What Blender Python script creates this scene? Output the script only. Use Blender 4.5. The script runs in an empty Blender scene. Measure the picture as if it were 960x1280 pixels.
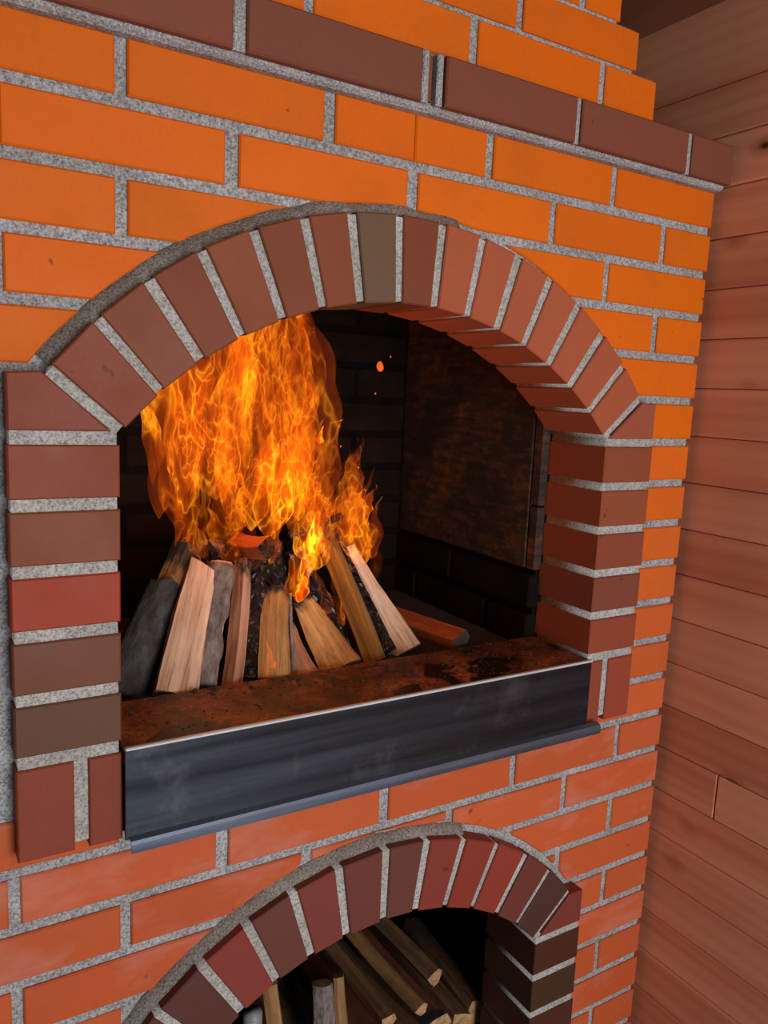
import bpy, bmesh, math, random
from mathutils import Vector, Matrix, noise

# ---------------------------------------------------------------- camera, world, lights, exposure
scene = bpy.context.scene
col = scene.collection
ZO = 2.0            # height of the bed joint under the cornice above the floor

cam_d = bpy.data.cameras.new('camera')
cam = bpy.data.objects.new('camera', cam_d)
col.objects.link(cam)
cam_d.sensor_fit = 'VERTICAL'
cam_d.sensor_height = 24.0
cam_d.lens = 982.0 / 1280.0 * 24.0
cam_d.clip_start = 0.02
RM = Matrix(((0.856604, 0.039997, -0.514421), (-0.514106, 0.150907, -0.844347), (0.043858, 0.987738, 0.14983)))
cam.matrix_world = Matrix.Translation((-1.28794, -0.99437, 1.60209)) @ RM.to_4x4()
scene.camera = cam

world = bpy.data.worlds.new('world')
scene.world = world
world.use_nodes = True
wn = world.node_tree.nodes
wn['Background'].inputs['Color'].default_value = (0.72, 0.86, 1.0, 1)
wn['Background'].inputs['Strength'].default_value = 0.10

def area(name, loc, target, size, sizey, energy, color):
    d = bpy.data.lights.new(name, 'AREA')
    d.shape = 'RECTANGLE'; d.size = size; d.size_y = sizey
    d.energy = energy; d.color = color
    o = bpy.data.objects.new(name, d); col.objects.link(o)
    o.location = loc
    o.rotation_euler = (Vector(target) - Vector(loc)).to_track_quat('-Z', 'Y').to_euler()
    return o
area('window_daylight', (-0.70, -2.55, 1.15), (-0.5, 0.0, 1.35), 1.1, 1.3, 58, (0.86, 0.93, 1.0))
area('ceiling_lamp_light', (-0.7, -1.9, 2.26), (-0.7, 0.0, 1.75), 0.5, 0.5, 8, (1.0, 0.86, 0.66))

vs = scene.view_settings
vs.view_transform = 'Standard'; vs.look = 'None'; vs.gamma = 1.0; vs.exposure = -0.1
vs.use_curve_mapping = False
scene.cycles.transparent_max_bounces = 64
scene.cycles.max_bounces = 8

random.seed(7)
R = random.uniform

# ---------------------------------------------------------------- helpers
def srgb(r, g, b):
    f = lambda c: (c / 255 / 12.92) if c / 255 <= 0.04045 else ((c / 255 + 0.055) / 1.055) ** 2.4
    return (f(r), f(g), f(b), 1.0)

def newmat(name):
    m = bpy.data.materials.new(name); m.use_nodes = True
    nt = m.node_tree
    return m, nt, nt.nodes['Principled BSDF'], nt.nodes, nt.links

def nd(nt, typ, **kw):
    n = nt.nodes.new(typ)
    for k, v in kw.items():
        setattr(n, k, v)
    return n

def noise_n(nt, vec, scale, detail=4, rough=0.55, dist=0.0):
    n = nd(nt, 'ShaderNodeTexNoise')
    n.inputs['Scale'].default_value = scale; n.inputs['Detail'].default_value = detail
    n.inputs['Roughness'].default_value = rough; n.inputs['Distortion'].default_value = dist
    if vec is not None: nt.links.new(vec, n.inputs['Vector'])
    return n

def ramp(nt, fac, stops):
    n = nd(nt, 'ShaderNodeValToRGB')
    e = n.color_ramp.elements
    while len(e) < len(stops): e.new(0.5)
    for el, (p, c) in zip(e, stops):
        el.position = p
        el.color = c if len(c) == 4 else (*c, 1)
    nt.links.new(fac, n.inputs['Fac'])
    return n

def mix(nt, fac, a, b, mode='MIX'):
    n = nd(nt, 'ShaderNodeMix', data_type='RGBA', blend_type=mode)
    for sock, v in ((n.inputs[0], fac), (n.inputs[6], a), (n.inputs[7], b)):
        if isinstance(v, (int, float)): sock.default_value = v
        elif isinstance(v, tuple): sock.default_value = v
        else: nt.links.new(v, sock)
    return n.outputs[2]

def math_n(nt, op, a, b=None, c=None, clamp=False):
    n = nd(nt, 'ShaderNodeMath', operation=op); n.use_clamp = clamp
    for i, v in enumerate((a, b, c)):
        if v is None: continue
        if isinstance(v, (int, float)): n.inputs[i].default_value = v
        else: nt.links.new(v, n.inputs[i])
    return n.outputs[0]

def bump(nt, h, strength, dist, normal=None):
    n = nd(nt, 'ShaderNodeBump')
    n.inputs['Strength'].default_value = strength; n.inputs['Distance'].default_value = dist
    nt.links.new(h, n.inputs['Height'])
    if normal is not None: nt.links.new(normal, n.inputs['Normal'])
    return n.outputs['Normal']

def obj_coords(nt, rnd=True, scale=(1, 1, 1)):
    """object coordinates, shifted by a per-object random amount"""
    tc = nd(nt, 'ShaderNodeTexCoord')
    mp = nd(nt, 'ShaderNodeMapping')
    mp.inputs['Scale'].default_value = scale
    nt.links.new(tc.outputs['Object'], mp.inputs['Vector'])
    if not rnd: return mp.outputs['Vector']
    oi = nd(nt, 'ShaderNodeObjectInfo')
    mu = math_n(nt, 'MULTIPLY', oi.outputs['Random'], 37.0)
    cb = nd(nt, 'ShaderNodeCombineXYZ')
    nt.links.new(mu, cb.inputs[0]); nt.links.new(mu, cb.inputs[1]); nt.links.new(mu, cb.inputs[2])
    va = nd(nt, 'ShaderNodeVectorMath', operation='ADD')
    nt.links.new(mp.outputs['Vector'], va.inputs[0]); nt.links.new(cb.outputs[0], va.inputs[1])
    return va.outputs[0]

MATS = {}

def brick_mat(name, rough=0.42, mottle=0.5, film=0.0, soot=0.0):
    m, nt, bs, N, L = newmat(name)
    oi = nd(nt, 'ShaderNodeObjectInfo')
    v = obj_coords(nt)
    big = noise_n(nt, v, 9.0, 3)
    fine = noise_n(nt, v, 160.0, 3, 0.7)
    spots = noise_n(nt, v, 42.0, 2, 0.5)
    base = oi.outputs['Color']
    dark = mix(nt, 0.32, base, (0.10, 0.045, 0.022, 1))
    f1 = ramp(nt, big.outputs['Fac'], [(0.46, (0, 0, 0)), (0.78, (mottle,) * 3)])
    c = mix(nt, f1.outputs['Color'], base, dark)
    f3 = ramp(nt, fine.outputs['Fac'], [(0.3, (0.96, 0.96, 0.96)), (0.7, (1.03, 1.03, 1.03))])
    c = mix(nt, 1.0, c, f3.outputs['Color'], 'MULTIPLY')
    f2 = ramp(nt, spots.outputs['Fac'], [(0.735, (0, 0, 0)), (0.765, (0.65,) * 3)])
    c = mix(nt, f2.outputs['Color'], c, (0.07, 0.02, 0.012, 1))
    if film > 0:
        v2 = obj_coords(nt, True, (0.7, 1, 1.6))
        fl = noise_n(nt, v2, 7.0, 5, 0.65)
        f4 = ramp(nt, fl.outputs['Fac'], [(0.5, (0, 0, 0)), (0.72, (film,) * 3)])
        c = mix(nt, f4.outputs['Color'], c, (0.52, 0.24, 0.18, 1))
    if soot > 0:
        sn = noise_n(nt, v, 14.0, 5, 0.7)
        f5 = ramp(nt, sn.outputs['Fac'], [(0.35, (soot,) * 3), (0.75, (soot * 0.93,) * 3)])
        c = mix(nt, f5.outputs['Color'], c, (0.007, 0.005, 0.004, 1))
    L.new(c, bs.inputs['Base Color'])
    rr = ramp(nt, big.outputs['Fac'], [(0.3, (rough,) * 3), (0.8, (rough + 0.18,) * 3)])
    L.new(rr.outputs['Color'], bs.inputs['Roughness'])
    bs.inputs['Specular IOR Level'].default_value = 0.22 if soot == 0 else 0.03
    n1 = bump(nt, fine.outputs['Fac'], 0.12, 0.0010)
    n2 = bump(nt, big.outputs['Fac'], 0.3, 0.003, n1)
    L.new(n2, bs.inputs['Normal'])
    MATS[name] = m
    return m

brick_mat('brick_orange', 0.55, 0.5)
brick_mat('brick_filmed', 0.40, 0.4, 0.5)  # pale pinkish film over the brick colour, used on the lower courses
brick_mat('brick_brown', 0.5, 0.35)
brick_mat('brick_soot', 0.8, 0.5, 0.0, 0.995)

def mortar_mat(name, c1, c2, c3, bumpd=0.003):
    m, nt, bs, N, L = newmat(name)
    v = obj_coords(nt, False)
    g = noise_n(nt, v, 330.0, 3, 0.75)
    b = noise_n(nt, v, 11.0, 4)
    vo = nd(nt, 'ShaderNodeTexVoronoi'); vo.inputs['Scale'].default_value = 420.0
    L.new(v, vo.inputs['Vector'])
    c = ramp(nt, g.outputs['Fac'], [(0.33, c1), (0.5, c2), (0.68, c3)]).outputs['Color']
    f = ramp(nt, b.outputs['Fac'], [(0.40, (0.78, 0.77, 0.75)), (0.65, (1, 1, 1))])
    c = mix(nt, 1.0, c, f.outputs['Color'], 'MULTIPLY')
    L.new(c, bs.inputs['Base Color'])
    bs.inputs['Roughness'].default_value = 0.9
    bs.inputs['Specular IOR Level'].default_value = 0.25
    md = noise_n(nt, v, 120.0, 4, 0.7)
    n1 = bump(nt, g.outputs['Fac'], 0.8, bumpd * 0.6)
    n2 = bump(nt, md.outputs['Fac'], 0.7, bumpd, n1)
    L.new(n2, bs.inputs['Normal'])
    MATS[name] = m
mortar_mat('mortar', srgb(96, 95, 95), srgb(162, 160, 159), srgb(204, 202, 200))
mortar_mat('mortar_arch', srgb(116, 113, 107), srgb(174, 170, 164), srgb(206, 202, 196), 0.002)
mortar_mat('mortar_dirty_shaded', srgb(86, 79, 72), srgb(140, 131, 122), srgb(170, 161, 153))  # tone is part dirt, part shadow beside the arch put into the colour

def simple(name, c, rough=0.8, metal=0.0, spec=0.4):
    m, nt, bs, N, L = newmat(name)
    v = obj_coords(nt)
    n = noise_n(nt, v, 25.0, 5, 0.65)
    f = ramp(nt, n.outputs['Fac'], [(0.3, tuple(x * 0.6 for x in c[:3])), (0.7, c[:3])])
    L.new(f.outputs['Color'], bs.inputs['Base Color'])
    bs.inputs['Roughness'].default_value = rough
    bs.inputs['Metallic'].default_value = metal
    bs.inputs['Specular IOR Level'].default_value = spec
    L.new(bump(nt, n.outputs['Fac'], 0.3, 0.004), bs.inputs['Normal'])
    MATS[name] = m
simple('soot', srgb(22, 16, 13), 0.9, 0.0, 0.03)
simple('ash', srgb(70, 58, 50), 0.95)
simple('plastic_dark', srgb(22, 22, 24), 0.35)
simple('plastic_grey', srgb(150, 150, 150), 0.4)

def panel_mat():
    m, nt, bs, N, L = newmat('lining_scorched')
    v = obj_coords(nt, False)
    a = noise_n(nt, v, 5.5, 6, 0.7)
    b = noise_n(nt, v, 60.0, 5, 0.7)
    s = nd(nt, 'ShaderNodeMapping'); s.inputs['Scale'].default_value = (1, 1, 6)
    L.new(v, s.inputs['Vector'])
    w = noise_n(nt, s.outputs['Vector'], 12.0, 5, 0.7)
    rust = ramp(nt, b.outputs['Fac'], [(0.3, srgb(58, 30, 18)), (0.55, srgb(96, 56, 30)), (0.75, srgb(150, 92, 48))])
    f = math_n(nt, 'MULTIPLY', a.outputs['Fac'], w.outputs['Fac'])
    fr = ramp(nt, f, [(0.20, (0, 0, 0)), (0.36, (0.75,) * 3)])
    c = mix(nt, fr.outputs['Color'], srgb(26, 17, 12), rust.outputs['Color'])
    L.new(c, bs.inputs['Base Color']); bs.inputs['Roughness'].default_value = 0.75
    L.new(bump(nt, b.outputs['Fac'], 0.4, 0.003), bs.inputs['Normal'])
    MATS['lining_scorched'] = m
panel_mat()

def hearth_mat():
    m, nt, bs, N, L = newmat('rusty_plate')
    v = obj_coords(nt, False)
    a = noise_n(nt, v, 9.0, 6, 0.65)
    b = noise_n(nt, v, 130.0, 4, 0.75)
    st = noise_n(nt, v, 14.0, 2, 0.4, 0.6)
    base = ramp(nt, a.outputs['Fac'], [(0.36, srgb(44, 24, 18)), (0.50, srgb(112, 58, 32)), (0.68, srgb(168, 98, 60))])
    g = ramp(nt, b.outputs['Fac'], [(0.34, (0.3,) * 3), (0.66, (1.35,) * 3)])
    c = mix(nt, 1.0, base.outputs['Color'], g.outputs['Color'], 'MULTIPLY')
    sf = ramp(nt, st.outputs['Fac'], [(0.58, (0, 0, 0)), (0.61, (0.9,) * 3)])
    c = mix(nt, sf.outputs['Color'], c, srgb(28, 18, 15))
    L.new(c, bs.inputs['Base Color'])
    rr = ramp(nt, st.outputs['Fac'], [(0.58, (0.5,) * 3), (0.62, (0.35,) * 3)])
    L.new(rr.outputs['Color'], bs.inputs['Roughness'])
    L.new(bump(nt, b.outputs['Fac'], 0.6, 0.003), bs.inputs['Normal'])
    MATS['rusty_plate'] = m
hearth_mat()

def steel_mat(name, base, rough, streak):
    m, nt, bs, N, L = newmat(name)
    v = obj_coords(nt, False, (0.5, 1, 14))
    a = noise_n(nt, v, 2.2, 6, 0.6)
    v2 = obj_coords(nt, False)
    b = noise_n(nt, v2, 7.0, 5, 0.7)
    drip = obj_coords(nt, False, (60, 1, 2.0))
    d = noise_n(nt, drip, 1.0, 3, 0.6)
    c = ramp(nt, a.outputs['Fac'], [(0.3, tuple(x * 0.45 for x in base[:3])), (0.6, base[:3]), (0.8, tuple(x * 1.5 for x in base[:3]))]).outputs['Color']
    f = ramp(nt, b.outputs['Fac'], [(0.55, (0, 0, 0)), (0.8, (streak,) * 3)])
    c = mix(nt, f.outputs['Color'], c, srgb(135, 138, 145))
    f2 = ramp(nt, d.outputs['Fac'], [(0.70, (0, 0, 0)), (0.76, (0.55,) * 3)])
    c = mix(nt, f2.outputs['Color'], c, (0.012, 0.012, 0.014, 1))
    L.new(c, bs.inputs['Base Color'])
    bs.inputs['Metallic'].default_value = 0.25 if name == 'steel_glint' else 0.85
    rr = ramp(nt, a.outputs['Fac'], [(0.3, (rough - 0.08,) * 3), (0.7, (rough + 0.15,) * 3)])
    L.new(rr.outputs['Color'], bs.inputs['Roughness'])
    L.new(bump(nt, a.outputs['Fac'], 0.08, 0.002), bs.inputs['Normal'])
    MATS[name] = m
steel_mat('steel_dark', srgb(58, 62, 69), 0.34, 0.3)
steel_mat('steel_glint', srgb(235, 238, 240), 0.3, 0.1)  # window reflection painted in as a near-white, mostly non-metal colour
steel_mat('steel_lip', srgb(104, 116, 134), 0.33, 0.3)

def plank_mat(name, c_dark, c_mid, c_light, axis, rough=0.5):
    m, nt, bs, N, L = newmat(name)
    sc = [9.0, 9.0, 9.0]; sc[axis] = 0.55
    v = obj_coords(nt, True, tuple(sc))
    warp = noise_n(nt, v, 0.9, 3, 0.5)
    grain = nd(nt, 'ShaderNodeTexWave'); grain.bands_direction = 'Z' if axis != 2 else 'X'
    grain.inputs['Scale'].default_value = 0.55; grain.inputs['Distortion'].default_value = 9.0
    grain.inputs['Detail'].default_value = 3.0; grain.inputs['Detail Scale'].default_value = 0.5
    L.new(v, grain.inputs['Vector'])
    sf = [260.0, 260.0, 260.0]; sf[axis] = 6.0
    fib = noise_n(nt, obj_coords(nt, True, tuple(sf)), 1.0, 3, 0.6)
    # knots
    ks = [7.0, 7.0, 7.0]; ks[axis] = 4.0; ks[0 if axis == 1 else 1] = 0.0
    vo = nd(nt, 'ShaderNodeTexVoronoi'); vo.inputs['Scale'].default_value = 1.0
    L.new(obj_coords(nt, True, tuple(ks)), vo.inputs['Vector'])
    kn = ramp(nt, vo.outputs['Distance'], [(0.03, (1, 1, 1)), (0.06, (0, 0, 0))])
    halo = ramp(nt, vo.outputs['Distance'], [(0.05, (0.55,) * 3), (0.16, (0, 0, 0))])
    c = ramp(nt, grain.outputs['Fac'], [(0.0, c_mid), (0.25, c_light), (0.8, c_light), (1.0, c_mid)]).outputs['Color']
    w = ramp(nt, warp.outputs['Fac'], [(0.38, c_mid), (0.62, c_light)]).outputs['Color']
    c = mix(nt, 0.8, c, w)
    ff = ramp(nt, fib.outputs['Fac'], [(0.3, (0.97,) * 3), (0.65, (1.015,) * 3)])
    c = mix(nt, 1.0, c, ff.outputs['Color'], 'MULTIPLY')
    c = mix(nt, halo.outputs['Color'], c, c_dark)
    c = mix(nt, kn.outputs['Color'], c, tuple(x * 0.4 for x in c_dark[:3]) + (1,))
    oi = nd(nt, 'ShaderNodeObjectInfo')
    pr = ramp(nt, oi.outputs['Random'], [(0.0, (0.86,) * 3), (1.0, (1.08,) * 3)])
    c = mix(nt, 1.0, c, pr.outputs['Color'], 'MULTIPLY')
    L.new(c, bs.inputs['Base Color'])
    bs.inputs['Roughness'].default_value = rough
    bs.inputs['Specular IOR Level'].default_value = 0.45
    L.new(bump(nt, fib.outputs['Fac'], 0.05, 0.0006), bs.inputs['Normal'])
    MATS[name] = m
plank_mat('pine_red', srgb(122, 62, 40), srgb(190, 112, 80), srgb(216, 146, 112), 1, 0.45)
plank_mat('pine_ceiling', srgb(60, 30, 18), srgb(98, 54, 34), srgb(120, 68, 44), 1, 0.55)
plank_mat('pine_floor', srgb(60, 36, 24), srgb(104, 70, 50), srgb(124, 84, 60), 0, 0.5)

def log_mat(name, c1, c2, c3, rough=0.75, char=0.0):
    """split wood: fibres run along local Z; optional charring that grows to the log's top"""
    m, nt, bs, N, L = newmat(name)
    v = obj_coords(nt, True, (1, 1, 0.055))
    f = noise_n(nt, v, 210.0, 4, 0.65)
    g = noise_n(nt, v, 45.0, 4, 0.6)
    big = noise_n(nt, obj_coords(nt, True, (1, 1, 0.4)), 14.0, 3)
    c = ramp(nt, g.outputs['Fac'], [(0.3, c1), (0.5, c2), (0.7, c3)]).outputs['Color']
    ff = ramp(nt, f.outputs['Fac'], [(0.30, (0.52,) * 3), (0.46, (1.0,) * 3), (0.7, (1.15,) * 3)])
    c = mix(nt, 1.0, c, ff.outputs['Color'], 'MULTIPLY')
    bf = ramp(nt, big.outputs['Fac'], [(0.4, (0.82, 0.78, 0.74)), (0.65, (1.05,) * 3)])
    c = mix(nt, 1.0, c, bf.outputs['Color'], 'MULTIPLY')
    if char > 0:
        tc = nd(nt, 'ShaderNodeTexCoord')
        sep = nd(nt, 'ShaderNodeSeparateXYZ'); L.new(tc.outputs['Generated'], sep.inputs[0])
        n3 = noise_n(nt, obj_coords(nt, True, (1, 1, 0.5)), 30.0, 4, 0.6)
        s = math_n(nt, 'ADD', sep.outputs[2], math_n(nt, 'MULTIPLY', math_n(nt, 'SUBTRACT', n3.outputs['Fac'], 0.5), 0.7))
        cf = ramp(nt, s, [(1.0 - char * 0.35, (0, 0, 0)), (min(0.999, 1.12 - char * 0.35), (1, 1, 1))])
        c = mix(nt, cf.outputs['Color'], c, (0.012, 0.009, 0.008, 1))
    L.new(c, bs.inputs['Base Color'])
    bs.inputs['Roughness'].default_value = rough
    n1 = bump(nt, f.outputs['Fac'], 0.5, 0.002)
    L.new(bump(nt, g.outputs['Fac'], 0.5, 0.006, n1), bs.inputs['Normal'])
    MATS[name] = m
log_mat('wood_pale', srgb(178, 136, 106), srgb(214, 174, 142), srgb(238, 206, 178), 0.75, 0.0)
log_mat('wood_tan', srgb(150, 100, 52), srgb(190, 136, 76), srgb(212, 164, 102), 0.7, 0.45)
log_mat('wood_golden', srgb(126, 82, 30), srgb(168, 116, 48), srgb(196, 146, 72), 0.65, 0.7)
log_mat('wood_pink', srgb(160, 104, 78), srgb(200, 144, 112), srgb(216, 166, 134), 0.75, 0.35)
log_mat('wood_red', srgb(84, 40, 26), srgb(112, 56, 36), srgb(130, 70, 46), 0.75, 0.5)
log_mat('wood_stored', srgb(70, 44, 26), srgb(104, 70, 42), srgb(134, 94, 60), 0.75, 0.0)
log_mat('wood_stick', srgb(112, 76, 42), srgb(150, 108, 64), srgb(176, 134, 86), 0.75, 0.0)
log_mat('wood_firelit', srgb(150, 76, 40), srgb(186, 98, 52), srgb(200, 116, 66), 0.6, 0.0)  # the fire's orange glow is put into the wood colour

def end_mat():
    m, nt, bs, N, L = newmat('wood_end')
    v = obj_coords(nt, True, (1, 1, 0.2))
    vo = noise_n(nt, v, 60.0, 4, 0.7)
    c = ramp(nt, vo.outputs['Fac'], [(0.3, srgb(128, 92, 58)), (0.55, srgb(186, 142, 96)), (0.75, srgb(206, 166, 120))])
    L.new(c.outputs['Color'], bs.inputs['Base Color']); bs.inputs['Roughness'].default_value = 0.85
    L.new(bump(nt, vo.outputs['Fac'], 0.5, 0.003), bs.inputs['Normal'])
    MATS['wood_end'] = m
end_mat()

def bark_mat(name, c1, c2, c3):
    m, nt, bs, N, L = newmat(name)
    v = obj_coords(nt, True, (1, 1, 0.5))
    a = noise_n(nt, v, 60.0, 6, 0.7)
    vo = nd(nt, 'ShaderNodeTexVoronoi'); vo.inputs['Scale'].default_value = 55.0
    L.new(v, vo.inputs['Vector'])
    c = ramp(nt, a.outputs['Fac'], [(0.3, c1), (0.52, c2), (0.72, c3)])
    L.new(c.outputs['Color'], bs.inputs['Base Color'])
    bs.inputs['Roughness'].default_value = 0.9
    n1 = bump(nt, vo.outputs['Distance'], 0.5, 0.004)
    L.new(bump(nt, a.outputs['Fac'], 0.8, 0.006, n1), bs.inputs['Normal'])
    MATS[name] = m
bark_mat('bark_grey', srgb(70, 57, 52), srgb(128, 112, 105), srgb(164, 148, 140))
bark_mat('bark_dark', srgb(28, 25, 24), srgb(58, 54, 52), srgb(86, 82, 80))

def char_mat():
    m, nt, bs, N, L = newmat('charcoal')
    v = obj_coords(nt, True, (1, 1, 1))
    vo = nd(nt, 'ShaderNodeTexVoronoi'); vo.feature = 'DISTANCE_TO_EDGE'; vo.inputs['Scale'].default_value = 70.0
    L.new(v, vo.inputs['Vector'])
    n = noise_n(nt, v, 40.0, 4)
    c = ramp(nt, n.outputs['Fac'], [(0.35, (0.006, 0.005, 0.005)), (0.7, (0.03, 0.024, 0.022))])
    L.new(c.outputs['Color'], bs.inputs['Base Color'])
    bs.inputs['Roughness'].default_value = 0.4
    L.new(bump(nt, vo.outputs['Distance'], 1.0, 0.02), bs.inputs['Normal'])
    # glowing cracks
    e = ramp(nt, n.outputs['Fac'], [(0.60, (0, 0, 0)), (0.74, (1, 1, 1))])
    k = ramp(nt, vo.outputs['Distance'], [(0.0, (1, 1, 1)), (0.05, (0, 0, 0))])
    gl = math_n(nt, 'MULTIPLY', e.outputs['Color'], k.outputs['Color'])
    bs.inputs['Emission Color'].default_value = (1, 0.13, 0.015, 1)
    L.new(math_n(nt, 'MULTIPLY', gl, 0.6), bs.inputs['Emission Strength'])
    MATS['charcoal'] = m
char_mat()

def flame_mat(name, gain, seed, zs=0.42, freq=20.0):
    """additive glowing gas: filaments from warped ridged noise, sheet brightness from a second noise"""
    m = bpy.data.materials.new(name); m.use_nodes = True
    nt = m.node_tree; nt.nodes.clear(); L = nt.links
    tc = nd(nt, 'ShaderNodeTexCoord')
    mp = nd(nt, 'ShaderNodeMapping'); mp.inputs['Scale'].default_value = (1, 1, zs)
    mp.inputs['Location'].default_value = (seed * 3.1, seed * 1.7, seed * 5.3)
    L.new(tc.outputs['Object'], mp.inputs['Vector'])
    w = noise_n(nt, mp.outputs['Vector'], 11.0, 3, 0.55)
    sb = nd(nt, 'ShaderNodeVectorMath', operation='SUBTRACT'); L.new(w.outputs['Color'], sb.inputs[0]); sb.inputs[1].default_value = (0.5, 0.5, 0.5)
    sc = nd(nt, 'ShaderNodeVectorMath', operation='SCALE'); L.new(sb.outputs[0], sc.inputs[0]); sc.inputs['Scale'].default_value = 0.19
    ad = nd(nt, 'ShaderNodeVectorMath', operation='ADD'); L.new(mp.outputs['Vector'], ad.inputs[0]); L.new(sc.outputs[0], ad.inputs[1])
    n = noise_n(nt, ad.outputs[0], freq, 1.5, 0.45)
    rid = math_n(nt, 'ABSOLUTE', math_n(nt, 'SUBTRACT', n.outputs['Fac'], 0.5))
    line = ramp(nt, rid, [(0.0, (1, 1, 1)), (0.010, (0.6,) * 3), (0.03, (0.14,) * 3), (0.09, (0, 0, 0))])
    sh = noise_n(nt, ad.outputs[0], freq * 0.55, 2.5, 0.5)
    sheet = ramp(nt, sh.outputs['Fac'], [(0.36, (0, 0, 0)), (0.52, (0.35,) * 3), (0.72, (1, 1, 1))])
    a = math_n(nt, 'MULTIPLY', line.outputs['Color'], math_n(nt, 'ADD', math_n(nt, 'MULTIPLY', sheet.outputs['Color'], 1.0), 0.08))
    colr = mix(nt, a, (0.80, 0.085, 0.0008, 1), (1.0, 0.40, 0.010, 1))
    s = math_n(nt, 'ADD', math_n(nt, 'MULTIPLY', sheet.outputs['Color'], 0.75), math_n(nt, 'MULTIPLY', a, 4.0))
    s = math_n(nt, 'MULTIPLY', s, gain)
    em = nd(nt, 'ShaderNodeEmission'); L.new(colr, em.inputs['Color']); L.new(s, em.inputs['Strength'])
    tr = nd(nt, 'ShaderNodeBsdfTransparent')
    sm = nd(nt, 'ShaderNodeAddShader'); L.new(em.outputs[0], sm.inputs[0]); L.new(tr.outputs[0], sm.inputs[1])
    out = nd(nt, 'ShaderNodeOutputMaterial'); L.new(sm.outputs[0], out.inputs['Surface'])
    m.cycles.emission_sampling = 'NONE'
    MATS[name] = m
for k in range(5):
    flame_mat('flame_%d' % k, (0.14, 0.165, 0.15, 0.195, 0.13)[k], k + 1, 0.42, (10.5, 14, 17, 12, 15.5)[k])
flame_mat('flame_hot', 0.75, 9, 0.5, 20)

# ---------------------------------------------------------------- mesh helpers
def link(name, me, mat=None, parent=None, loc=None):
    o = bpy.data.objects.new(name, me)
    col.objects.link(o)
    if mat is not None and me is not None and not me.materials:
        for mm in (mat if isinstance(mat, (list, tuple)) else [mat]):
            me.materials.append(MATS[mm] if isinstance(mm, str) else mm)
    if parent is not None: o.parent = parent
    if loc is not None: o.location = loc
    return o

def tag(o, label=None, cat=None, group=None, kind=None):
    if label: o['label'] = label
    if cat: o['category'] = cat
    if group: o['group'] = group
    if kind: o['kind'] = kind
    return o

def empty(name, loc=(0, 0, 0)):
    o = bpy.data.objects.new(name, None); col.objects.link(o)
    o.location = loc; o.empty_display_size = 0.1
    return o

def inset(poly, b):
    n = len(poly); out = []
    for i in range(n):
        p0 = Vector(poly[i - 1]); p1 = Vector(poly[i]); p2 = Vector(poly[(i + 1) % n])
        d1 = (p1 - p0).normalized(); d2 = (p2 - p1).normalized()
        n1 = Vector((-d1.y, d1.x)); n2 = Vector((-d2.y, d2.x))
        m = (n1 + n2)
        if m.length < 1e-6: m = n1
        m.normalize()
        k = b / max(0.35, m.dot(n1))
        out.append(p1 + m * k)
    return out

def ccw(poly):
    a = sum(poly[i - 1][0] * poly[i][1] - poly[i][0] * poly[i - 1][1] for i in range(len(poly)))
    return list(poly) if a > 0 else list(reversed(poly))

def prism_mesh(name, poly, y0, y1, bev, org):
    """poly in XZ (world), front at y0 with bevelled front edge, back at y1; vertices relative to org"""
    poly = ccw(poly)
    bm = bmesh.new(); n = len(poly); ox, oy, oz = org
    mk = lambda pts, y: [bm.verts.new((p[0] - ox, y - oy, p[1] - oz)) for p in pts]
    if bev > 0:
        f = mk(inset(poly, bev), y0); r = mk(poly, y0 + bev)
    else:
        f = mk(poly, y0); r = f
    b = mk(poly, y1)
    bm.faces.new(f)
    for i in range(n):
        j = (i + 1) % n
        if bev > 0: bm.faces.new((f[j], f[i], r[i], r[j]))
        bm.faces.new((r[j], r[i], b[i], b[j]))
    bm.faces.new(list(reversed(b)))
    bmesh.ops.recalc_face_normals(bm, faces=bm.faces)
    me = bpy.data.meshes.new(name); bm.to_mesh(me); bm.free()
    return me

def cen(poly, y):
    return (sum(p[0] for p in poly) / len(poly), y, sum(p[1] for p in poly) / len(poly))

def prism(name, poly, y0, y1, bev, mat, parent, color=None):
    poly = [(p[0], p[1] + ZO) for p in poly]
    org = cen(poly, y0)
    o = link(name, prism_mesh(name, poly, y0, y1, bev, org), mat, parent, org)
    if color: o.color = color
    return o

def box_mesh(name, sx, sy, sz, bev=0.0, seg=1):
    bm = bmesh.new(); bmesh.ops.create_cube(bm, size=1.0)
    for v in bm.verts: v.co = Vector((v.co.x * sx, v.co.y * sy, v.co.z * sz))
    if bev > 0: bmesh.ops.bevel(bm, geom=bm.edges[:], offset=bev, segments=seg, profile=0.5, affect='EDGES')
    me = bpy.data.meshes.new(name); bm.to_mesh(me); bm.free()
    return me

def box(name, lo, hi, mat, parent=None, bev=0.0, color=None):
    s = [hi[i] - lo[i] for i in range(3)]
    c = [(hi[i] + lo[i]) / 2 for i in range(3)]
    o = link(name, box_mesh(name, *s, bev), mat, parent, c)
    if color: o.color = color
    return o

def jit(c, a=0.08):
    k = 1 + R(-a, a); h = R(-a, a) * 0.5
    return (c[0] * k, c[1] * (k + h), c[2] * (k + h), 1)

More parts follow.
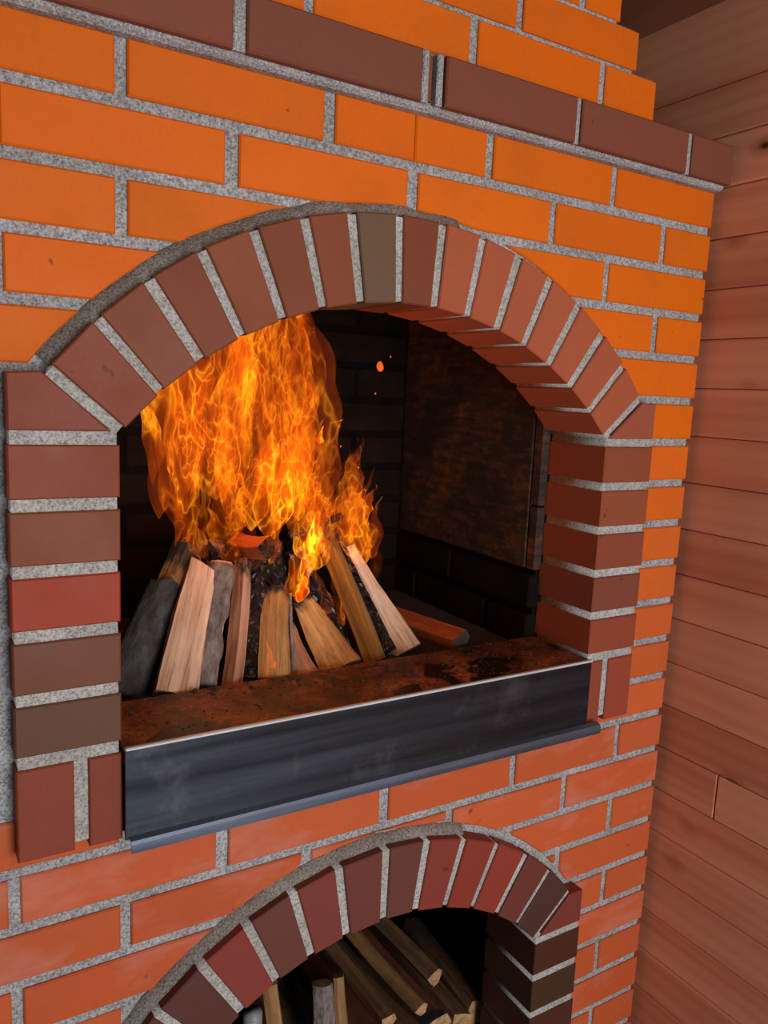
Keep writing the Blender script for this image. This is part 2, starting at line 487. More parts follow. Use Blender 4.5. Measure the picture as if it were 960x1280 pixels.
# ---------------------------------------------------------------- the setting
XW = 0.016      # face of the right wall
P = 0.0915
wall_r = box('wall_right', (XW + 0.022, -2.6, 0.0), (XW + 0.12, 0.72, 2.36), 'soot')
tag(wall_r, kind='structure')
pm = box_mesh('plank', 0.022, 3.32, P - 0.0008, 0.0035, 2)
z = 0.186
k = 0
zl = []
while z > -2.0 + P * 0.5:
    zl.append(z); z -= P
zl.append(z)
zt = 0.186 + P
for zz in [zt] + zl:
    zc = zz - P / 2 + ZO
    if zc < 0.04: continue
    if zz > 0.25:
        box('plank', (XW, -2.6, zz - P + ZO), (XW + 0.022, 0.72, 2.334), 'pine_red', wall_r, 0.0)
        continue
    if abs(zz + 1.098) < 0.03:
        for a, b in ((-2.6, -0.128), (-0.126, 0.72)):
            box('plank', (XW, a, zc - P / 2 + 0.0008), (XW + 0.022, b, zc + P / 2 - 0.0008), 'pine_red', wall_r, 0.002)
        continue
    o = link('plank', pm, 'pine_red', wall_r, (XW + 0.011 + R(-0.0012, 0.0012), -0.94, zc))
for o in wall_r.children:
    o.parent = wall_r
    o.matrix_parent_inverse = Matrix.Translation(wall_r.location).inverted()

ceil = box('ceiling', (-3.4, -2.6, 2.353), (XW + 0.12, 0.80, 2.40), 'soot')
tag(ceil, kind='structure')
cm = box_mesh('ceiling_board', 0.1212, 3.3, 0.02, 0.0015)
x = XW + 0.0
while x > -3.3:
    o = link('board', cm, 'pine_ceiling', ceil, (x - 0.061, -0.94, 2.343))
    o.matrix_parent_inverse = Matrix.Translation(ceil.location).inverted()
    x -= 0.122
wall_b = box('wall_back', (-3.4, 0.72, 0.0), (XW + 0.12, 0.80, 2.353), 'pine_ceiling'); tag(wall_b, kind='structure')
floor = box('floor', (-3.4, -2.6, -0.05), (XW + 0.12, 0.80, 0.0), 'pine_floor'); tag(floor, kind='structure')

# ---------------------------------------------------------------- the fireplace
ORG = Vector((-0.665, 0.0, 0.0))
fire_place = empty('brick_fireplace', ORG)
tag(fire_place, 'orange and brown brick fireplace with two arched openings and steel apron', 'fireplace')
def under(o, p):
    """keep world placement while parenting"""
    o.parent = p
    w = p.location.copy()
    q = p
    while q.parent is not None:
        q = q.parent; 
    o.matrix_parent_inverse = Matrix.Translation(abs_loc(p)).inverted()
    return o
ABS = {}
def abs_loc(o):
    return ABS[o.name]
def reg(o, loc): ABS[o.name] = Vector(loc); return o
reg(fire_place, ORG)

CX = -0.665
UI, URI = (CX, -0.805), 0.5335
UO, URO = (CX, -0.772), 0.620
LI, LRI = (CX, -1.6827), 0.446
LO, LRO = (CX, -1.6466), 0.533
JF = -0.027        # face of arches and jambs
PITCH = 0.0778
XL, XR = -1.331, 0.0
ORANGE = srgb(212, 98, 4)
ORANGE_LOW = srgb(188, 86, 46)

def part(name, poly, y0, y1, bev, mat, parent, color=None):
    o = prism(name, poly, y0, y1, bev, mat, None, color)
    loc = o.location.copy()
    under(o, parent); reg(o, loc)
    return o
def pbox(name, lo, hi, mat, parent, bev=0.0, color=None):
    o = box(name, (lo[0], lo[1], lo[2] + ZO), (hi[0], hi[1], hi[2] + ZO), mat, None, bev, color)
    loc = o.location.copy()
    under(o, parent); reg(o, loc)
    return o

# mortar body with the two openings, filled as a 2D curve and turned into a mesh
def arc(c, r, a0, a1, n):
    return [(c[0] + r * math.cos(math.radians(a0 + (a1 - a0) * i / n)), c[1] + r * math.sin(math.radians(a0 + (a1 - a0) * i / n))) for i in range(n + 1)]
def filled(name, loops, y0, y1):
    cu = bpy.data.curves.new(name, 'CURVE'); cu.dimensions = '2D'; cu.fill_mode = 'BOTH'
    for lp in loops:
        s = cu.splines.new('POLY'); s.points.add(len(lp) - 1); s.use_cyclic_u = True
        for p, q in zip(s.points, lp): p.co = (q[0], q[1], 0, 1)
    cu.extrude = (y1 - y0) / 2
    t = bpy.data.objects.new('t', cu); col.objects.link(t)
    dg = bpy.context.evaluated_depsgraph_get(); dg.update()
    me = bpy.data.meshes.new_from_object(t.evaluated_get(dg))
    bpy.data.objects.remove(t); bpy.data.curves.remove(cu)
    for v in me.vertices:
        a, b, c = v.co
        v.co = (a, (y0 + y1) / 2 + c, b + ZO)
    me.name = name
    bm = bmesh.new(); bm.from_mesh(me); bmesh.ops.remove_doubles(bm, verts=bm.verts, dist=1e-5)
    bmesh.ops.recalc_face_normals(bm, faces=bm.faces); bm.to_mesh(me); bm.free()
    return me
def mesh_part(name, me, mat, parent):
    o = link(name, me, mat)
    o.parent = parent
    o.matrix_parent_inverse = Matrix.Translation(abs_loc(parent)).inverted()
    reg(o, (0, 0, 0))
    return o

up_hole = [(-1.13, -0.99), (-0.20, -0.99)] + arc(UI, URI + 0.05, 38, 142, 40)
lo_hole = [(-1.06, -1.9), (-0.27, -1.9)] + arc(LI, LRI + 0.05, 38, 142, 40)
core = mesh_part('mortar_body', filled('mortar_body', [
    [(XL + 0.006, -2.0), (XR - 0.006, -2.0), (XR - 0.006, 0.066), (-0.186, 0.066), (-0.186, 0.143), (-0.237, 0.143),
     (-0.237, 0.208), (-0.281, 0.208), (-0.281, 0.33), (-1.05, 0.33), (-1.05, 0.208), (-1.093, 0.208), (-1.093, 0.143),
     (-1.144, 0.143), (-1.144, 0.066), (XL + 0.006, 0.066)], up_hole, lo_hole], 0.0045, 0.13), 'mortar', fire_place)
for nm, lo, hi in (('side_wall', (XL + 0.006, 0.13, -2.0), (XL + 0.09, 0.72, 0.33)), ('side_wall', (XR - 0.09, 0.13, -2.0), (XR - 0.006, 0.72, 0.066))):
    pbox(nm, lo, hi, 'mortar', fire_place)
pbox('flue_wall', (XL + 0.2, 0.5, -0.15), (-0.281, 0.71, 0.33), 'mortar', fire_place)

# face bricks in running bond, cut to the two arches
ODD = [(0, -0.119), (-0.132, -0.382), (-0.395, -0.648), (-0.666, -0.918), (-0.936, -1.1905), (-1.2045, XL)]
EVEN = [(0, -0.252), (-0.265, -0.516), (-0.530, -0.784), (-0.801, -1.055), (-1.069, XL)]
def cut(x0, x1, z0, z1):
    """x0<x1, z0<z1 brick rectangle minus the arch discs -> polygons (list)"""
    for (c, r, zmin, xin) in ((UO, URO + 0.016, -0.40, (-1.194, -0.137)), (LO, LRO + 0.013, -1.335, (-1.116, -0.214))):
        zb, zt_ = z0 - c[1], z1 - c[1]
        if z0 > c[1] + r + 0.002 or z1 < zmin: continue
        if c is LO and zb < 0: continue
        # does the disc touch?
        f = lambda zz: math.sqrt(max(0.0, r * r - (zz - c[1]) ** 2))
        if x0 > c[0] + f(z0) or x1 < c[0] - f(z0): continue
        g = lambda xx: c[1] + math.sqrt(max(0.0, r * r - (xx - c[0]) ** 2)) if abs(xx - c[0]) < r else -9
        # heights of the arc over the brick, sampled in x
        n = 10
        if c[1] + r < z1 - 0.006 and g(x0) < z1 and g(x1) < z1 and abs((x0 + x1) / 2 - c[0]) < 0.34 and max(g(x0), g(x1)) > z0 - 0.03:
            lowz = [(x0 + (x1 - x0) * i / n, max(z0, g(x0 + (x1 - x0) * i / n))) for i in range(n + 1)]
            return [lowz + [(x1, z1), (x0, z1)]]
        out = []
        # left piece
        if x0 < c[0]:
            pts = []
            for i in range(9):
                zz = z0 + (z1 - z0) * i / 8
                xe = min(x1, c[0] - f(zz))
                pts.append((xe, zz))
            pts = [p for p in pts if p[0] > x0 + 0.006]
            if len(pts) >= 2 and max(p[0] for p in pts) - x0 > 0.02:
                zs = [p[1] for p in pts]
                out.append([(x0, zs[-1]), (x0, zs[0])] + dedupe(pts))
        if x1 > c[0]:
            pts = []
            for i in range(9):
                zz = z0 + (z1 - z0) * i / 8
                xe = max(x0, c[0] + f(zz))
                pts.append((xe, zz))
            pts = [p for p in pts if p[0] < x1 - 0.006]
            if len(pts) >= 2 and x1 - min(p[0] for p in pts) > 0.02:
                zs = [p[1] for p in pts]
                out.append(dedupe(list(reversed(pts))) + [(x1, zs[0]), (x1, zs[-1])])
        return out
    return [[(x0, z0), (x1, z0), (x1, z1), (x0, z1)]]
def dedupe(pts):
    # drop samples on straight vertical runs
    o = [pts[0]]
    for i in range(1, len(pts) - 1):
        a, b, c = pts[i - 1], pts[i], pts[i + 1]
        if abs((b[0] - a[0]) * (c[1] - b[1]) - (c[0] - b[0]) * (b[1] - a[1])) > 1e-9: o.append(b)
    o.append(pts[-1])
    return o

HB = 0.0315
for row in range(0, 25):
    zt_ = -row * PITCH - 0.007; zb = -(row + 1) * PITCH + 0.007
    if row == 0: zt_ -= 0.001
    low = row >= 12
    segs = EVEN if row % 2 == (0 if row < 12 else 0) else ODD
    if row == 13 or row > 13:
        segs = ODD if (row - 13) % 2 == 0 else EVEN
    if row == 0: segs = [(0, -0.252), (-0.265, -0.516), (-0.530, -0.6570), (-0.6576, -0.784), (-0.801, -1.055), (-1.069, XL)]
    for (xr, xl) in segs:
        pieces = []
        if 5 <= row <= 12:
            # beside the jambs only
            if xr > -0.137:
                pieces = [(max(xl, -0.150), xr)]
            elif xl < -1.194:
                pieces = [(xl, min(xr, -1.212))]
            if row == 12:
                pieces = [(max(xl, -0.262), xr)] if xr == 0 else ([(xl, min(xr, -1.070))] if xl < -1.1 else [])
            polys = [[(a, zb), (b, zb), (b, zt_), (a, zt_)] for a, b in pieces]
        elif row >= 17:
            if xr > -0.23: polys = [[(max(xl, -0.225), zb), (xr, zb), (xr, zt_), (max(xl, -0.225), zt_)]] if xr - max(xl, -0.225) > 0.01 else []
            elif xl < -1.12: polys = [[(xl, zb), (min(xr, -1.128), zb), (min(xr, -1.128), zt_), (xl, zt_)]] if min(xr, -1.128) - xl > 0.01 else []
            else: polys = []
        else:
            polys = cut(xl, xr, zb, zt_)
        for pl in polys:
            dy = R(-0.0010, 0.0010)
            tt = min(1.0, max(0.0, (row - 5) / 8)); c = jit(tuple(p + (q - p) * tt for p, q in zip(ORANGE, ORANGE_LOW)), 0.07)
            part('brick', pl, dy, dy + 0.11, 0.0022, 'brick_filmed' if (low and xr < -0.01) or row > 13 else 'brick_orange', fire_place, c)
# stepped courses above the cornice
for zb, zt_, xr, joints in ((0.078, 0.141, -0.180, [(-0.298, -0.311), (-0.557, -0.571), (-0.820, -0.834), (-1.032, -1.032)]),
                           (0.1475, 0.2055, -0.231, [(-0.476, -0.489), (-0.735, -0.748), (-0.99, -1.0)]),
                           (0.212, 0.2735, -0.275, [(-0.352, -0.365), (-0.611, -0.624), (-0.87, -0.883)])):
    xs = []; cur = xr
    for a, b in joints:
        xs.append((cur, a)); cur = b
    xs.append((cur, -1.331 - xr))
    for b, a in xs:
        if b - a < 0.02: continue
        dy = R(-0.001, 0.001)
        part('brick', [(a, zb), (b, zb), (b, zt_), (a, zt_)], dy, 0.11, 0.0018, 'brick_orange', fire_place, jit(ORANGE, 0.06))

# cornice: mortar bed with the projecting brown bricks on it
def profile_mesh(name, prof, x0, x1):
    """prof: (y,z) loop extruded from x0 to x1"""
    bm = bmesh.new()
    a = [bm.verts.new((x0, y, zz + ZO)) for y, zz in prof]; b = [bm.verts.new((x1, y, zz + ZO)) for y, zz in prof]
    n = len(prof)
    bm.faces.new(a); bm.faces.new(list(reversed(b)))
    for i in range(n): bm.faces.new((a[i], a[(i + 1) % n], b[(i + 1) % n], b[i]))
    bmesh.ops.recalc_face_normals(bm, faces=bm.faces)
    me = bpy.data.meshes.new(name); bm.to_mesh(me); bm.free()
    return me
cornice = mesh_part('cornice', profile_mesh('cornice', [(0.004, -0.0082), (-0.0095, -0.0080), (-0.0145, -0.0045), (-0.0175, 0.0006), (-0.012, 0.0015), (-0.012, 0.064), (0.01, 0.068), (0.06, 0.066), (0.06, -0.005)], XL, 0.0), 'mortar', fire_place)
cornice['label'] = 'projecting course of brown bricks above the main arch'
CB = srgb(122, 68, 50)
for (b, a) in ((0.003, -0.108), (-0.121, -0.371), (-0.382, -0.630), (-0.669, -0.921), (-0.938, -1.19), (-1.205, XL - 0.004)):
    dy = R(-0.0012, 0.0012)
    part('brick', [(a, 0.000), (b, 0.000), (b, 0.066), (a, 0.066)], -0.0295 + dy, 0.09, 0.0025, 'brick_brown', cornice, jit(CB, 0.08))
part('brick', [(-0.655, 0.005), (-0.645, 0.005), (-0.645, 0.066), (-0.655, 0.066)], -0.0165, 0.09, 0.001, 'brick_brown', cornice, CB)
for xx, hw in ((-0.6615, 0.0055), (-0.6375, 0.0055), (-0.1145, 0.0062), (-0.3765, 0.0053), (-0.9295, 0.0082), (-1.1975, 0.0072)):
    part('joint_ridge', [(xx - hw, 0.0), (xx + hw, 0.0), (xx + hw, 0.067), (xx - hw, 0.067)], -0.0262, 0.0, 0.002, 'mortar', cornice)

# arches
BROWN = [srgb(138, 72, 44), srgb(146, 78, 46), srgb(134, 68, 42), srgb(142, 78, 50), srgb(144, 74, 46)]
GREYB = srgb(114, 86, 62)
def rad(c_in, r_in, c_out, r_out, ang):
    """point on inner circle and on outer circle along the ray from the inner centre"""
    d = Vector((math.cos(math.radians(ang)), math.sin(math.radians(ang))))
    pi = Vector(c_in) + d * r_in
    oc = Vector(c_in) - Vector(c_out)
    bq = d.dot(oc); t = -bq + math.sqrt(bq * bq - (oc.length_squared - r_out ** 2))
    return pi, Vector(c_in) + d * t, d
def make_arch(name, ci, ri, co, ro, angs, cols, w, springers, a_lo, a_hi):
    ring_i = []; ring_o = []
    for i in range(49):
        a = a_lo + (a_hi - a_lo) * i / 48
        p, q, d = rad(ci, ri, co, ro, a)
        ring_i.append(p + d * 0.003); ring_o.append(q - d * 0.003)
    loop = [tuple(p) for p in ring_i] + [tuple(p) for p in reversed(ring_o)]
    arch = mesh_part(name, filled(name, [loop], JF + 0.0042, 0.112), 'mortar_arch', fire_place)
    for k in range(len(angs) - 1):
        a0, a1 = angs[k], angs[k + 1]
        p0, q0, d0 = rad(ci, ri, co, ro, a0); p1, q1, d1 = rad(ci, ri, co, ro, a1)
        s0 = Vector((-d0.y, d0.x)); s1 = Vector((-d1.y, d1.x))
        t0 = w * R(0.9, 1.1); t1 = w * R(0.9, 1.1)
        poly = [p0 + s0 * t0, q0 + s0 * t0 * 1.15, q1 - s1 * t1 * 1.15, p1 - s1 * t1]
        pq = [(p.x, p.y) for p in poly]
        dy = R(-0.0015, 0.0015)
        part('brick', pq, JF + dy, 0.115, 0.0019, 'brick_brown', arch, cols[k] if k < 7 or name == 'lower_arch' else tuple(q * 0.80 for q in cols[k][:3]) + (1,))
    for pl, c in springers:
        part('brick', pl, JF, 0.115, 0.0019, 'brick_brown', arch, c)
    return arch
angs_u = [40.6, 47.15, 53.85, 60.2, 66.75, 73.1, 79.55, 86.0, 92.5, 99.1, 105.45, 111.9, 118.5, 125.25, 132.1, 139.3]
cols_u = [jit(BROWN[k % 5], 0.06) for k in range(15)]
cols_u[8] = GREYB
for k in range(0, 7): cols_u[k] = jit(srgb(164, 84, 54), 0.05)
sR = [(-0.137, -0.396), (-0.172, -0.396), (-0.2485, -0.4595), (-0.137, -0.4595)]
sL = [(2 * CX - p[0], p[1]) for p in sR]
sL = [(-1.194, -0.393), (-1.158, -0.390), (-1.0815, -0.4575), (-1.194, -0.4575)]
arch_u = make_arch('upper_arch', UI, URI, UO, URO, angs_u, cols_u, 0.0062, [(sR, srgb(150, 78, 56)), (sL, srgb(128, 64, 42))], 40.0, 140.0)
arch_u['label'] = 'segmental arch of upright brown bricks over the fire'
angs_l = [41.3, 50.0, 57.9, 66.1, 74.1, 82.0, 90.0, 98.5, 106.4, 114.15, 122.1, 130.2, 138.7]
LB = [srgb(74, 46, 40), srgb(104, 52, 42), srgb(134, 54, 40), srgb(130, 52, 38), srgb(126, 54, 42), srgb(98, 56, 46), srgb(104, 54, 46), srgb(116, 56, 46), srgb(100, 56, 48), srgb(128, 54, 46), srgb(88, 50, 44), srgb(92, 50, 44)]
sRl = [(-0.214, -1.3235), (-0.248, -1.3235), (-0.3165, -1.3885), (-0.214, -1.3885)]
sLl = [(2 * CX - p[0], p[1]) for p in sRl]
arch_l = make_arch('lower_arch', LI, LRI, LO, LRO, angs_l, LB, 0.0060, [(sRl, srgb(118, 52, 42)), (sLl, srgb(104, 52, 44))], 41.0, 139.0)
arch_l['label'] = 'lower arch of dark brown bricks over the wood store'
# smeared mortar fillets where arches meet face bricks; colour holds dirt and shadow
def fillet(name, c, r0, r1, a0, a1, y, parent):
    bm = bmesh.new(); n = 60; rows = []
    for i in range(n + 1):
        a = math.radians(a0 + (a1 - a0) * i / n)
        wob = 0.004 * noise.noise(Vector((math.cos(a) * 14, math.sin(a) * 14, r0 * 9)))
        d = (math.cos(a), math.sin(a))
        ring = []
        for rr, yy in ((r0, 0.02), (r0, y), (r0 + 0.004, y), (r1 + wob, 0.0005), (r1 + wob + 0.002, 0.006), (r1, 0.02)):
            ring.append(bm.verts.new((c[0] + d[0] * rr, yy, c[1] + d[1] * rr + ZO)))
        rows.append(ring)
    for i in range(n):
        for j in range(6):
            bm.faces.new((rows[i][j], rows[i][(j + 1) % 6], rows[i + 1][(j + 1) % 6], rows[i + 1][j]))
    bm.faces.new(rows[0]); bm.faces.new(list(reversed(rows[-1])))
    bmesh.ops.recalc_face_normals(bm, faces=bm.faces)
    for f in bm.faces: f.smooth = True
    me = bpy.data.meshes.new(name); bm.to_mesh(me); bm.free()
    return mesh_part(name, me, 'mortar_dirty_shaded', parent)
fillet('mortar_fillet', UO, URO - 0.006, URO + 0.0165, 82, 141, -0.013, arch_u)
fillet('mortar_fillet', LO, LRO - 0.006, LRO + 0.0120, 72, 139, -0.013, arch_l)

# jambs
def warm(c): return (c[0] * 0.95, c[1] * 0.92, c[2] * 0.68, 1)
def make_jamb(x0, x1, ztop, nrows, zbot, cols, soldiers=None):
    j = mesh_part('jamb', filled('jamb', [[(x0 + 0.003, zbot + 0.003), (x1 - 0.003, zbot + 0.003), (x1 - 0.003, ztop + 0.012), (x0 + 0.003, ztop + 0.012)]], JF + 0.004, 0.112), 'mortar_arch', fire_place)
    for i in range(nrows):
        zt_ = ztop - i * PITCH - 0.0075; zb = ztop - (i + 1) * PITCH + 0.0075
        part('brick', [(x0, zb), (x1, zb), (x1, zt_), (x0, zt_)], JF + R(-0.0012, 0.0012), 0.115, 0.0019, 'brick_brown', j, warm(cols[i]))
    for (a, b, c) in (soldiers or []):
        part('brick', [(a, -0.982), (b, -0.982), (b, -0.864), (a, -0.864)], JF, 0.115, 0.0019, 'brick_brown', j, warm(c))
    return j
zj = -0.4662
make_jamb(-1.195, -1.072, zj, 5, -0.976, [srgb(134, 66, 48), srgb(130, 70, 52), srgb(156, 58, 40), srgb(112, 66, 52), srgb(98, 65, 54)],
          [(-1.195, -1.1295, srgb(132, 62, 48)), (-1.1125, -1.0715, srgb(128, 58, 46))])
make_jamb(-0.255, -0.136, zj, 5, -0.976, [srgb(138, 70, 54), srgb(142, 74, 56), srgb(136, 68, 54), srgb(124, 66, 54), srgb(142, 66, 52)],
          [(-0.255, -0.214, srgb(138, 66, 54)), (-0.199, -0.1365, srgb(146, 66, 54))])
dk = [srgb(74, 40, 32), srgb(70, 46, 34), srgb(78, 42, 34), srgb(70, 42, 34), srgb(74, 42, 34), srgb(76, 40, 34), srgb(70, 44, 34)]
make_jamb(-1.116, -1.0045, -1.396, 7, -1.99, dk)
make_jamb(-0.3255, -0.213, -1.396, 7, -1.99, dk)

# firebox
FX0, FX1, FY, FB = -1.058, -0.272, 0.118, 0.60
lining = pbox('firebox_back', (FX0 - 0.1, FB, -0.9), (FX1 + 0.1, FB + 0.06, -0.1), 'soot', fire_place)
SB = srgb(120, 66, 40)
# right side lining: cut-down panel above two courses of sooty bricks
side = pbox('firebox_side', (FX1 + 0.008, FY, -0.9), (FX1 + 0.10, FB + 0.04, -0.1), 'soot', fire_place)
pbox('lining_panel', (FX1, FY + 0.022, -0.722), (FX1 + 0.02, FB, -0.1), 'lining_scorched', side, 0.002)
pbox('lining_strip', (FX1 + 0.001, FY - 0.004, -0.722), (FX1 + 0.02, FY + 0.019, -0.60), 'lining_scorched', side, 0.0015)
pbox('lining_strip', (FX1 + 0.001, FY - 0.004, -0.597), (FX1 + 0.02, FY + 0.019, -0.1), 'lining_scorched', side, 0.0015)
for (ya, yb, za, zb) in ((FY - 0.004, 0.366, -0.797, -0.732), (0.378, FB, -0.797, -0.732), (FY - 0.002, 0.240, -0.876, -0.812), (0.252, 0.5, -0.876, -0.812), (0.512, FB, -0.876, -0.812)):
    pbox('brick', (FX1 - 0.006, ya, za), (FX1 + 0.05, yb, zb), 'brick_soot', side, 0.004, jit(SB, 0.1))
sideL = pbox('firebox_side', (FX0 - 0.10, FY, -0.9), (FX0 - 0.002, FB + 0.04, -0.1), 'soot', fire_place)
for i in range(9):
    za = -0.876 + i * 0.0778
    for (ya, yb) in (((FY, 0.366), (0.378, FB)) if i % 2 else ((FY, 0.24), (0.252, 0.5), (0.512, FB))):
        pbox('brick', (FX0 - 0.05, ya, za), (FX0 + 0.006, yb, za + 0.065), 'brick_soot', sideL, 0.004, jit(SB, 0.1))
for i in range(9):
    za = -0.876 + i * 0.0778
    xs = [FX0, FX0 + 0.26, FX0 + 0.52, FX1] if i % 2 else [FX0, FX0 + 0.13, FX0 + 0.39, FX0 + 0.65, FX1]
    for a, b in zip(xs[:-1], xs[1:]):
        pbox('brick', (a + 0.005, FB - 0.006, za), (b - 0.005, FB + 0.02, za + 0.065), 'brick_soot', lining, 0.004, jit(SB, 0.1))
pbox('firebox_roof', (FX0 - 0.1, 0.10, -0.14), (FX1 + 0.1, FB + 0.06, -0.10), 'soot', fire_place)
pbox('firebox_floor', (FX0 - 0.1, 0.10, -0.93), (FX1 + 0.1, FB + 0.04, -0.875), 'ash', fire_place)

# steel front: ledge plate, apron, edge with window glint painted in, turned-out lip
ledge = pbox('hearth_plate', (-1.0705, -0.036, -0.8785), (-0.2565, 0.116, -0.8545), 'rusty_plate', fire_place, 0.0008)
ledge['label'] = 'rust-brown stained hearth plate in front of the logs'
apron = pbox('steel_apron', (-1.0712, -0.0400, -0.978), (-0.2575, -0.0365, -0.8545), 'steel_dark', fire_place, 0.0006)
apron['label'] = 'dark brushed steel apron below the fire'
pbox('glint_edge', (-1.0710, -0.0425, -0.8570), (-0.2565, -0.0350, -0.8530), 'steel_glint', apron, 0.0014)
lipm = profile_mesh('lip', [(-0.0365, -0.974), (-0.040, -0.9735), (-0.0475, -0.977), (-0.0500, -0.981), (-0.0500, -0.9925), (-0.0475, -0.9925), (-0.0470, -0.9822), (-0.044, -0.9785), (-0.0365, -0.978)], -1.066, -0.231)
mesh_part('lip', lipm, 'steel_lip', apron)

# wood store behind the lower arch
NX0, NX1 = -1.12, -0.21
nback = pbox('store_back', (NX0 - 0.05, 0.60, -1.9), (NX1 + 0.05, 0.66, -1.0), 'soot', fire_place)
pbox('store_side', (NX1, 0.112, -1.9), (NX1 + 0.06, 0.62, -1.0), 'brick_soot', fire_place, 0, srgb(90, 50, 36))
pbox('store_side', (NX0 - 0.06, 0.112, -1.9), (NX0, 0.62, -1.0), 'brick_soot', fire_place, 0, srgb(90, 50, 36))
pbox('store_roof', (NX0 - 0.06, 0.10, -1.04), (NX1 + 0.06, 0.66, -1.0), 'soot', fire_place)
SF = -1.78
pbox('store_floor', (NX0 - 0.06, -0.005, SF - 0.1), (NX1 + 0.06, 0.66, SF), 'brick_soot', fire_place, 0, srgb(90, 60, 46))

# ---------------------------------------------------------------- logs
def section(kind, w, t):
    if kind == 'round':
        return [(w / 2 * math.cos(a) * (1 + R(-.06, .06)), t / 2 * math.sin(a) * (1 + R(-.06, .06))) for a in [i * math.tau / 12 for i in range(12)]]
    if kind == 'wedge':     # split quarter: two flat faces, one round side at the back
        pts = [(-w / 2, -t * 0.32), (-w * 0.1, -t * 0.5), (w * 0.18, -t * 0.46), (w / 2, -t * 0.05)]
        pts += [(w / 2 * math.cos(a), t * 0.5 * math.sin(a)) for a in (0.5, 1.1, 1.6, 2.1, 2.7)]
        return pts
    if kind == 'slab':      # flat split face to the front
        return [(-w / 2, -t * 0.42), (-w * 0.2, -t * 0.5), (w * 0.15, -t * 0.47), (w * 0.42, -t * 0.42), (w / 2, -t * 0.1), (w * 0.45, t * 0.35), (w * 0.15, t * 0.5), (-w * 0.2, t * 0.48), (-w * 0.46, t * 0.3), (-w / 2, 0)]
    if kind == 'ridge':     # a split edge towards the viewer
        return [(-w / 2, t * 0.1), (-w * 0.25, -t * 0.2), (0.06 * w, -t * 0.5), (w * 0.3, -t * 0.15), (w / 2, t * 0.2), (w * 0.3, t * 0.5), (-w * 0.3, t * 0.5)]
def log_mesh(name, sec, L, seed, taper=0.9, rough=0.06, bow=0.004, cutv=(0, 0)):
    n = 18; rings = []
    bm = bmesh.new(); w = max(abs(p[0]) for p in sec) * 2
    for i in range(n + 1):
        f = i / n; zz = f * L
        k = 1 + (taper - 1) * f
        bx = bow * math.sin(f * math.pi) * math.sin(seed); by = bow * math.sin(f * math.pi) * math.cos(seed)
        ring = []
        for jx, (a, b) in enumerate(sec):
            e = w * rough * noise.noise(Vector((jx * 1.7 + seed * 3, f * 3.0, seed)))
            e2 = w * rough * 0.35 * noise.noise(Vector((jx * 2.3 + seed, f * 14.0, seed * 2)))
            r = math.hypot(a, b) + 1e-6
            s = 1 + (e + e2) / r * 0.7
            dz = 0
            if i == n: dz = cutv[0] * a + cutv[1] * b + w * 0.05 * noise.noise(Vector((jx * 3.1, seed, 4)))
            if i == 0: dz = w * 0.04 * noise.noise(Vector((jx * 3.1, seed, 8)))
            ring.append(bm.verts.new((a * k * s + bx, b * k * s + by, zz + dz)))
        rings.append(ring)
    m = len(sec)
    for i in range(n):
        for j in range(m):
            bm.faces.new((rings[i][j], rings[i][(j + 1) % m], rings[i + 1][(j + 1) % m], rings[i + 1][j]))
    f0 = bm.faces.new(list(reversed(rings[0]))); f1 = bm.faces.new(rings[-1])
    bmesh.ops.recalc_face_normals(bm, faces=bm.faces)
    f0.material_index = 1; f1.material_index = 1
    me = bpy.data.meshes.new(name); bm.to_mesh(me); bm.free()
    return me
